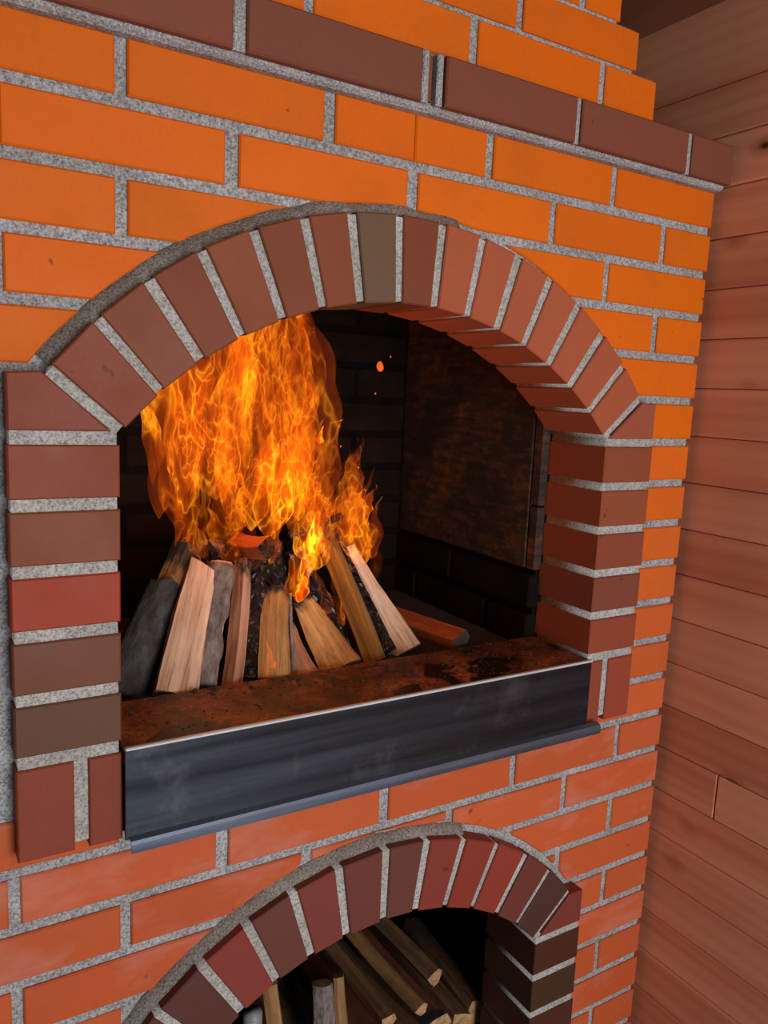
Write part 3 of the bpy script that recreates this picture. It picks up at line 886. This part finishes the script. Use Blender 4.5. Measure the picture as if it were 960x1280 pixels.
def bark_mesh(name, sec, L, seed, j0, j1, z0, z1, taper, th=0.004, ragged=0.5):
    """a shell of bark over section points j0..j1 between z0 and z1, with ragged edges"""
    n = 22; bm = bmesh.new(); m = len(sec); out_r = []; in_r = []
    idx = []
    while j1 < j0: j1 += m
    idx = [j % m for j in range(j0, j1 + 1)]
    full = (j1 - j0) >= m
    # refine section points
    pts = []
    for q in range(len(idx) - 1):
        a, b = Vector(sec[idx[q]]), Vector(sec[idx[q + 1]])
        for s in (0, 0.34, 0.67): pts.append(a.lerp(b, s))
    pts.append(Vector(sec[idx[-1]]))
    mm = len(pts)
    for i in range(n + 1):
        f = i / n; orow = []; irow = []
        zz = (z0 + (z1 - z0) * f) * L
        k = 1 + (taper - 1) * zz / L
        sh = ragged * 2.6 * noise.noise(Vector((f * 4.2, seed, 1.3))); sh2 = ragged * 2.6 * noise.noise(Vector((f * 4.6, seed, 7.7)))
        for q, p in enumerate(pts):
            u = q / (mm - 1)
            # shift the two long borders in and out
            lo = 0.0 if full else max(0.0, 0.12 + 0.16 * sh); hi = 1.0 if full else min(1.0, 0.88 + 0.16 * sh2)
            zz = (z0 + (z1 - z0) * f) * L + (0.03 * L * f * noise.noise(Vector((u * 9, seed, 2.0))) if full else 0)
            uu = (lo + (hi - lo) * u) * (mm - 1)
            a0 = min(int(uu), mm - 2); pp = pts[a0].lerp(pts[a0 + 1], uu - a0)
            d = pp.normalized()
            t = th * (1 + 0.6 * noise.noise(Vector((q * 0.9, f * 16, seed))))
            o = pp * k + d * (t + 0.0035); ii = pp * k + d * 0.0005
            orow.append(bm.verts.new((o.x, o.y, zz))); irow.append(bm.verts.new((ii.x, ii.y, zz)))
        out_r.append(orow); in_r.append(irow)
    for i in range(n):
        for q in range(mm - 1):
            bm.faces.new((out_r[i][q], out_r[i][q + 1], out_r[i + 1][q + 1], out_r[i + 1][q]))
            bm.faces.new((in_r[i][q + 1], in_r[i][q], in_r[i + 1][q], in_r[i + 1][q + 1]))
        bm.faces.new((in_r[i][0], out_r[i][0], out_r[i + 1][0], in_r[i + 1][0]))
        bm.faces.new((out_r[i][-1], in_r[i][-1], in_r[i + 1][-1], out_r[i + 1][-1]))
    for rr in (0, -1):
        for q in range(mm - 1):
            bm.faces.new((in_r[rr][q], in_r[rr][q + 1], out_r[rr][q + 1], out_r[rr][q]))
    bmesh.ops.recalc_face_normals(bm, faces=bm.faces)
    for fc in bm.faces: fc.smooth = True
    me = bpy.data.meshes.new(name); bm.to_mesh(me); bm.free()
    return me
EYE = Vector((-1.288, -0.994, 1.602))
def place(p0, p1, roll):
    p0 = Vector(p0); p1 = Vector(p1); zax = (p1 - p0).normalized()
    front = (EYE - (p0 + p1) / 2).normalized()
    yax = -(front - zax * front.dot(zax)).normalized()      # local -Y looks at the room
    xax = yax.cross(zax)
    M = Matrix((xax, yax, zax)).transposed()
    return Matrix.Translation(p0) @ M.to_4x4() @ Matrix.Rotation(math.radians(roll), 4, 'Z'), (p1 - p0).length
LOGN = [0]
def make_log(name, p0, p1, w, t, kind, mats, roll, label, cat='log', group=None, taper=0.92, bark=None, rough=0.06, cutv=(0, 0)):
    LOGN[0] += 1; seed = LOGN[0] * 1.37
    Mx, L = place(p0, p1, roll)
    sec = section(kind, w, t)
    o = link(name, log_mesh(name, sec, L, seed, taper, rough, cutv=cutv), mats)
    o.matrix_world = Mx
    tag(o, label, cat, group)
    if bark:
        for (j0, j1, z0, z1, bm_, rg) in bark:
            b = link('bark', bark_mesh('bark', sec, L, seed, j0, j1, z0, z1, taper, 0.003, rg), bm_)
            b.parent = o
    return o
G = 'logs burning in the firebox'
WE = 'wood_end'
make_log('fire_log', (-1.030, 0.185, 1.127), (-0.892, 0.300, 1.326), 0.056, 0.056, 'round', ['wood_golden', WE], 0, 'round dark-barked log leaning at the far left of the fire', group=G, taper=0.9, bark=[(0, 12, 0.0, 0.72, 'bark_dark', 0.2)])
make_log('fire_log', (-0.985, 0.215, 1.127), (-0.915, 0.285, 1.270), 0.048, 0.05, 'wedge', ['wood_red', WE], 10, 'dark reddish log half hidden behind the tall pale left log', group=G)
make_log('fire_log', (-0.954, 0.143, 1.127), (-0.876, 0.255, 1.299), 0.070, 0.05, 'slab', ['wood_pale', WE], 12, 'wide pale split log standing left in the fire', group=G, taper=0.72, cutv=(-0.25, 0))
make_log('fire_log', (-0.903, 0.158, 1.127), (-0.838, 0.262, 1.300), 0.038, 0.045, 'slab', ['wood_pale', WE], -8, 'log with flaking grey bark beside the wide pale log', group=G, taper=0.95, bark=[(9, 4, 0.0, 0.97, 'bark_grey', 0.55)])
make_log('fire_log', (-0.864, 0.144, 1.127), (-0.806, 0.252, 1.308), 0.033, 0.04, 'ridge', ['wood_pink', WE], 0, 'narrow pinkish split log between grey bark log and black charred log', group=G)
make_log('fire_log', (-0.824, 0.168, 1.127), (-0.776, 0.272, 1.312), 0.034, 0.04, 'round', ['charcoal', 'charcoal'], 0, 'black charred log with glowing cracks left of the tan log', group=G, rough=0.16)
make_log('fire_log', (-0.789, 0.143, 1.127), (-0.752, 0.232, 1.257), 0.054, 0.05, 'slab', ['wood_tan', WE], -6, 'upright tan split log at the centre of the fire', group=G, taper=0.74, bark=[(4, 5, 0.0, 0.95, 'bark_grey', 0.2)])
make_log('fire_log', (-0.733, 0.140, 1.127), (-0.738, 0.215, 1.196), 0.044, 0.04, 'wedge', ['wood_pink', WE], 0, 'short pinkish log stub right of the tan centre log', group=G, taper=0.6)
make_log('fire_log', (-0.662, 0.150, 1.127), (-0.695, 0.245, 1.228), 0.075, 0.045, 'slab', ['wood_tan', WE], 8, 'short broad tan log with charred top', group=G, taper=0.5)
make_log('fire_log', (-0.622, 0.215, 1.127), (-0.690, 0.300, 1.310), 0.040, 0.045, 'round', ['charcoal', 'charcoal'], 0, 'black charred log behind the short broad tan log', group=G, rough=0.15)
make_log('fire_log', (-0.587, 0.160, 1.127), (-0.640, 0.300, 1.358), 0.043, 0.045, 'ridge', ['wood_golden', WE], 14, 'long golden split log leaning left in the fire', group=G, taper=0.9)
make_log('fire_log', (-0.543, 0.190, 1.127), (-0.603, 0.325, 1.340), 0.034, 0.04, 'round', ['charcoal', 'charcoal'], 0, 'thin black charred log between the golden and right pale log', group=G, rough=0.14)
make_log('fire_log', (-0.510, 0.180, 1.127), (-0.574, 0.312, 1.300), 0.066, 0.05, 'wedge', ['wood_pale', WE], -12, 'pale split log standing at the right side of the fire', group=G, taper=0.6)
make_log('fire_log', (-0.470, 0.420, 1.148), (-0.420, 0.135, 1.149), 0.050, 0.042, 'ridge', ['wood_firelit', 'ash'], 0, 'orange-lit log lying on its side right of the fire', group=G, taper=1.0, rough=0.03)
make_log('fire_log', (-0.800, 0.310, 1.328), (-0.786, 0.200, 1.340), 0.040, 0.034, 'ridge', ['wood_firelit', 'charcoal'], 0, 'burning chunk lying across the tops of the logs', group=G, taper=1.0)
make_log('fire_log', (-0.700, 0.300, 1.335), (-0.600, 0.285, 1.372), 0.016, 0.016, 'round', ['charcoal', 'charcoal'], 0, 'thin charred stick across the top of the golden log', group=G, rough=0.2)
make_log('fire_log', (-0.845, 0.300, 1.127), (-0.830, 0.340, 1.330), 0.06, 0.05, 'round', ['charcoal', 'charcoal'], 0, 'thick charred log at the back behind the grey bark log', group=G, rough=0.12)
make_log('fire_log', (-0.725, 0.280, 1.127), (-0.735, 0.330, 1.320), 0.07, 0.06, 'round', ['charcoal', 'charcoal'], 0, 'thick charred log at the back behind the tan log', group=G, rough=0.12)

G2 = 'firewood in the lower store'
FZ = ZO + SF
def store(p0, p1, w, t, kind, mats, roll, label, **kw):
    return make_log('firewood', p0, p1, w, t, kind, mats, roll, label, group=G2, **kw)
WS = ['wood_stored', WE]
# bottom layer, hidden supports of the visible ones
for i, xx in enumerate((-0.66, -0.55, -0.44, -0.33)):
    store((xx, 0.50, FZ + 0.04), (xx + 0.01, 0.15 + 0.02 * i, FZ + 0.04), 0.10, 0.078, 'ridge', WS, 0, ('bottom log of the store pile under the grey log', 'bottom log of the store pile at its middle', 'bottom log of the store pile right of its middle', 'bottom log of the store pile beside the right jamb')[i], taper=1.0)
store((-0.50, 0.44, FZ + 0.115), (-0.475, 0.135, FZ + 0.115), 0.060, 0.06, 'ridge', WS, 0, 'brown split log pointing at the viewer in the middle of the store', taper=1.0)
store((-0.44, 0.47, FZ + 0.125), (-0.42, 0.135, FZ + 0.118), 0.062, 0.07, 'ridge', ['wood_red', WE], 20, 'rust-brown rough log on top of the store pile', taper=1.0)
store((-0.375, 0.49, FZ + 0.118), (-0.365, 0.13, FZ + 0.110), 0.058, 0.06, 'ridge', WS, -10, 'light-edged brown log second from the right in the store', taper=1.0)
store((-0.300, 0.42, FZ + 0.110), (-0.315, 0.14, FZ + 0.105), 0.055, 0.05, 'slab', WS, 40, 'pale brown log lying furthest right in the store', taper=1.0)
store((-0.43, 0.52, FZ + 0.190), (-0.385, 0.20, FZ + 0.170), 0.04, 0.04, 'ridge', WS, 30, 'thin brown log across the top at the back of the store', taper=1.0)
store((-0.565, 0.40, FZ + 0.140), (-0.545, 0.130, FZ + 0.135), 0.055, 0.07, 'ridge', ['wood_red', WE], 60, 'dark reddish split log left of the middle in the store', taper=1.0)
store((-0.635, 0.22, FZ + 0.08), (-0.620, 0.26, FZ + 0.205), 0.052, 0.05, 'round', ['bark_grey', WE], 0, 'grey-barked log standing on end in the store', taper=0.8)
store((-0.590, 0.21, FZ + 0.08), (-0.583, 0.26, FZ + 0.208), 0.024, 0.03, 'slab', ['wood_stick', WE], 0, 'thin tan split stick beside the grey-barked log', taper=0.9)
store((-0.720, 0.16, FZ + 0.003), (-0.775, 0.17, FZ + 0.335), 0.030, 0.035, 'slab', ['wood_stick', WE], 0, 'narrow tan log standing upright at the left of the store', taper=0.9)

store((-0.565, 0.36, FZ + 0.205), (-0.548, 0.122, FZ + 0.196), 0.036, 0.036, 'ridge', WS, 15, 'small split log with a bright square end in the middle of the store', taper=1.0)
store((-0.480, 0.43, FZ + 0.178), (-0.452, 0.150, FZ + 0.160), 0.030, 0.032, 'ridge', ['wood_stick', WE], 40, 'thin light stick lying on the brown split logs in the store', taper=1.0)

# dark bottle with a ribbed grey neck, at the left of the store
def lathe(name, prof, n=20):
    bm = bmesh.new(); rings = []
    for r, zz in prof:
        rings.append([bm.verts.new((r * math.cos(i * math.tau / n), r * math.sin(i * math.tau / n), zz)) for i in range(n)])
    for a, b in zip(rings[:-1], rings[1:]):
        for i in range(n): bm.faces.new((a[i], a[(i + 1) % n], b[(i + 1) % n], b[i]))
    bm.faces.new(list(reversed(rings[0]))); bm.faces.new(rings[-1])
    for f in bm.faces: f.smooth = True
    me = bpy.data.meshes.new(name); bm.to_mesh(me); bm.free()
    return me
bot = empty('bottle', (-0.828, 0.115, FZ))
tag(bot, 'dark bottle with ribbed grey cap at the left edge of the store', 'bottle')
link('body', lathe('body', [(0.036, 0.0), (0.040, 0.006), (0.040, 0.22), (0.036, 0.255), (0.018, 0.288), (0.0145, 0.291), (0.0145, 0.304)]), 'plastic_dark', bot)
pr = [(0.0155, 0.302)]
for i in range(6):
    zz = 0.304 + i * 0.0055
    pr += [(0.0165, zz), (0.0165, zz + 0.003), (0.0145, zz + 0.0038), (0.0145, zz + 0.0052)]
pr += [(0.0150, 0.338)]
link('cap', lathe('cap', pr), 'plastic_grey', bot)

# ---------------------------------------------------------------- fire
fire = empty('fire', (-0.78, 0.26, 1.25))
tag(fire, 'tall orange fire with bright flame tongues above the logs', 'fire')
FL = Vector((-0.78, 0.26, 1.25))
def tongue(base, h, lean, w, t, amp, seed, mat, n=26, twist=1.0, shape=(0.5, 1.3), depthlean=0.0, name='flame'):
    """a closed, flattened, wavering tongue of flame"""
    bm = bmesh.new(); rings = []; m = 10
    base = Vector(base)
    for i in range(n + 1):
        f = i / n
        env = (max(0.0, math.sin(math.pi * min(1, f ** shape[0]))) ** shape[1]) if 0 < f < 1 else 0.0
        env = env * (1 + 0.35 * noise.noise(Vector((f * 5, seed, 2.2)))) + 0.015
        cx = lean * f ** 1.2 + amp * noise.noise(Vector((f * 2.6, seed * 1.3, 0.5))) * (0.3 + f) + amp * 0.45 * noise.noise(Vector((f * 7.0, seed * 2.1, 3.5))) * (0.2 + f)
        cy = depthlean * f + amp * 0.7 * noise.noise(Vector((f * 2.4, seed * 0.7, 9.5)))
        th = twist * (noise.noise(Vector((f * 1.6, seed, 5.5))) * 2.2)
        c = Vector((base.x + cx, base.y + cy, base.z + h * f)) - FL
        ring = []
        for j in range(m):
            a = j * math.tau / m
            lx = w / 2 * env * math.cos(a); ly = t / 2 * env * math.sin(a)
            ly += 0.25 * w * env * (math.cos(a) ** 2) * noise.noise(Vector((f * 3, seed, 11)))
            ring.append(bm.verts.new((c.x + lx * math.cos(th) - ly * math.sin(th), c.y + lx * math.sin(th) + ly * math.cos(th), c.z)))
        rings.append(ring)
    for i in range(n):
        for j in range(m): bm.faces.new((rings[i][j], rings[i][(j + 1) % m], rings[i + 1][(j + 1) % m], rings[i + 1][j]))
    bm.faces.new(list(reversed(rings[0]))); bm.faces.new(rings[-1])
    bmesh.ops.recalc_face_normals(bm, faces=bm.faces)
    for f in bm.faces: f.smooth = True
    me = bpy.data.meshes.new(name); bm.to_mesh(me); bm.free()
    return link(name, me, mat, fire)
random.seed(21)
fm = lambda i: 'flame_%d' % (i % 5)
i = 0
# main column, up to and past the arch
for k in range(16):
    x = -0.93 + 0.23 * (k + R(-0.4, 0.4)) / 15
    tongue((x, R(0.20, 0.36), R(1.30, 1.42)), R(0.38, 0.46), R(-0.03, 0.05) if k > 2 else R(0.0, 0.03), R(0.07, 0.13) if k > 2 else R(0.05, 0.075), R(0.03, 0.06), 0.05 if k > 2 else 0.025, R(0, 90), fm(k), shape=(R(0.6, 0.9), R(0.8, 1.2)))
# right edge of the column
for k in range(6):
    x = -0.735 + 0.045 * k / 5
    tongue((x, R(0.22, 0.32), R(1.36, 1.44)), R(0.32, 0.42), R(-0.01, 0.02), R(0.05, 0.09), R(0.03, 0.05), 0.03, R(0, 90), fm(k + 3), shape=(0.8, 0.6))
# right shoulder
for k in range(10):
    x = -0.71 + 0.15 * (k + R(-0.4, 0.4)) / 9
    tongue((x, R(0.22, 0.34), R(1.30, 1.37)), R(0.15, 0.25), R(-0.01, 0.03), R(0.05, 0.08), R(0.025, 0.04), 0.035, R(0, 90), fm(k + 2))
# left shoulder
for k in range(7):
    x = -0.945 + 0.10 * (k + R(-0.4, 0.4)) / 6
    tongue((x, R(0.22, 0.32), R(1.34, 1.44)), R(0.15, 0.24), R(-0.02, 0.02), R(0.05, 0.08) if k > 2 else R(0.028, 0.042), R(0.02, 0.03), 0.035, R(0, 90), fm(k + 1), shape=(0.8, 1.5))
# low licking tongues between the logs
for (x, y, zz, h, ln, w) in ((-0.885, 0.22, 1.325, 0.10, -0.06, 0.04), (-0.845, 0.21, 1.315, 0.11, -0.05, 0.04), (-0.80, 0.22, 1.30, 0.14, 0.0, 0.035), (-0.775, 0.20, 1.31, 0.12, 0.01, 0.03),
                            (-0.735, 0.19, 1.245, 0.11, 0.02, 0.03), (-0.735, 0.20, 1.25, 0.16, 0.05, 0.05), (-0.690, 0.20, 1.29, 0.13, 0.02, 0.05), (-0.672, 0.19, 1.215, 0.13, -0.03, 0.028), (-0.640, 0.19, 1.19, 0.12, -0.04, 0.02),
                            (-0.585, 0.24, 1.285, 0.16, -0.02, 0.06), (-0.555, 0.25, 1.25, 0.15, -0.01, 0.05), (-0.60, 0.23, 1.30, 0.17, 0.02, 0.06), (-0.545, 0.26, 1.29, 0.12, 0.01, 0.05), (-0.870, 0.27, 1.27, 0.09, -0.01, 0.035)):
    tongue((x, y, zz), h, ln, w, w * 0.5, 0.02, R(0, 90), fm(int(R(0, 99))))
for (x, zz, h, w) in ((-0.79, 1.36, 0.20, 0.08), (-0.76, 1.34, 0.24, 0.07), (-0.74, 1.36, 0.2, 0.07), (-0.83, 1.36, 0.18, 0.08)):
    tongue((x, 0.25, zz), h, R(-0.02, 0.03), w, 0.04, 0.03, R(0, 90), fm(int(R(0, 99))), shape=(0.7, 1.2))
# bright hot tongues
for (x, y, zz, h, ln, w) in ((-0.735, 0.18, 1.245, 0.075, 0.025, 0.022), (-0.70, 0.20, 1.32, 0.12, 0.03, 0.03), (-0.80, 0.135, 1.135, 0.075, -0.012, 0.018), (-0.775, 0.24, 1.40, 0.12, 0.02, 0.04), (-0.585, 0.22, 1.38, 0.06, 0.01, 0.025)):
    tongue((x, y, zz), h, ln, w, w * 0.5, 0.015, R(0, 90), 'flame_hot')
# loose wisps and sparks that have left the fire
for (x, y, zz, h, ln, w) in ((-0.632, 0.28, 1.542, 0.010, 0.030, 0.014), (-0.655, 0.28, 1.505, 0.035, 0.008, 0.016), (-0.575, 0.28, 1.475, 0.012, 0.012, 0.008)):
    tongue((x, y, zz), h, ln, w, w * 0.6, 0.004, R(0, 90), 'flame_hot', n=10)
ember, nt, bs, N, L = newmat('spark')
bs.inputs['Base Color'].default_value = (0.3, 0.03, 0.01, 1); bs.inputs['Emission Color'].default_value = (1, 0.12, 0.02, 1); bs.inputs['Emission Strength'].default_value = 0.9
MATS['spark'] = ember
def spark(loc, r):
    bm = bmesh.new(); bmesh.ops.create_icosphere(bm, subdivisions=2, radius=r)
    for v in bm.verts: v.co = v.co * (1 + 0.35 * noise.noise(v.co * 160)); v.co.z *= 1.5
    me = bpy.data.meshes.new('spark'); bm.to_mesh(me); bm.free()
    link('spark', me, 'spark', fire, Vector(loc) - FL)
spark((-0.522, 0.30, 1.651), 0.0065)
for l in ((-0.53, 0.3, 1.60), (-0.60, 0.3, 1.50), (-0.50, 0.3, 1.67), (-0.56, 0.3, 1.46)): spark(l, 0.0013)

fl = bpy.data.lights.new('fire_light', 'POINT'); fl.energy = 1.3; fl.color = (1.0, 0.36, 0.08); fl.shadow_soft_size = 0.10
flo = bpy.data.objects.new('fire_light', fl); col.objects.link(flo); flo.location = (-0.78, 0.24, 1.46)

# crumbs of ash and charcoal scattered on the hearth plate
random.seed(5)
bm = bmesh.new()
for q in range(420):
    u = R(0, 1)
    x = -1.06 + 0.79 * (u ** 0.7); y = 0.112 - 0.14 * (R(0, 1) ** 1.6)
    r = R(0.0006, 0.0022) if q % 12 else R(0.002, 0.0042)
    bmesh.ops.create_icosphere(bm, subdivisions=1, radius=r, matrix=Matrix.Translation((x, y, 1.1455 + r * 0.3)) @ Matrix.Rotation(R(0, 6), 4, 'Z') @ Matrix.Diagonal((R(0.8, 2.2), R(0.7, 1.2), R(0.4, 0.8), 1)))
me = bpy.data.meshes.new('ash_crumbs'); bm.to_mesh(me); bm.free()
cr = link('ash_crumbs', me, 'ash')
tag(cr, 'crumbs of ash and charcoal scattered on the hearth plate', 'ash', kind='stuff')
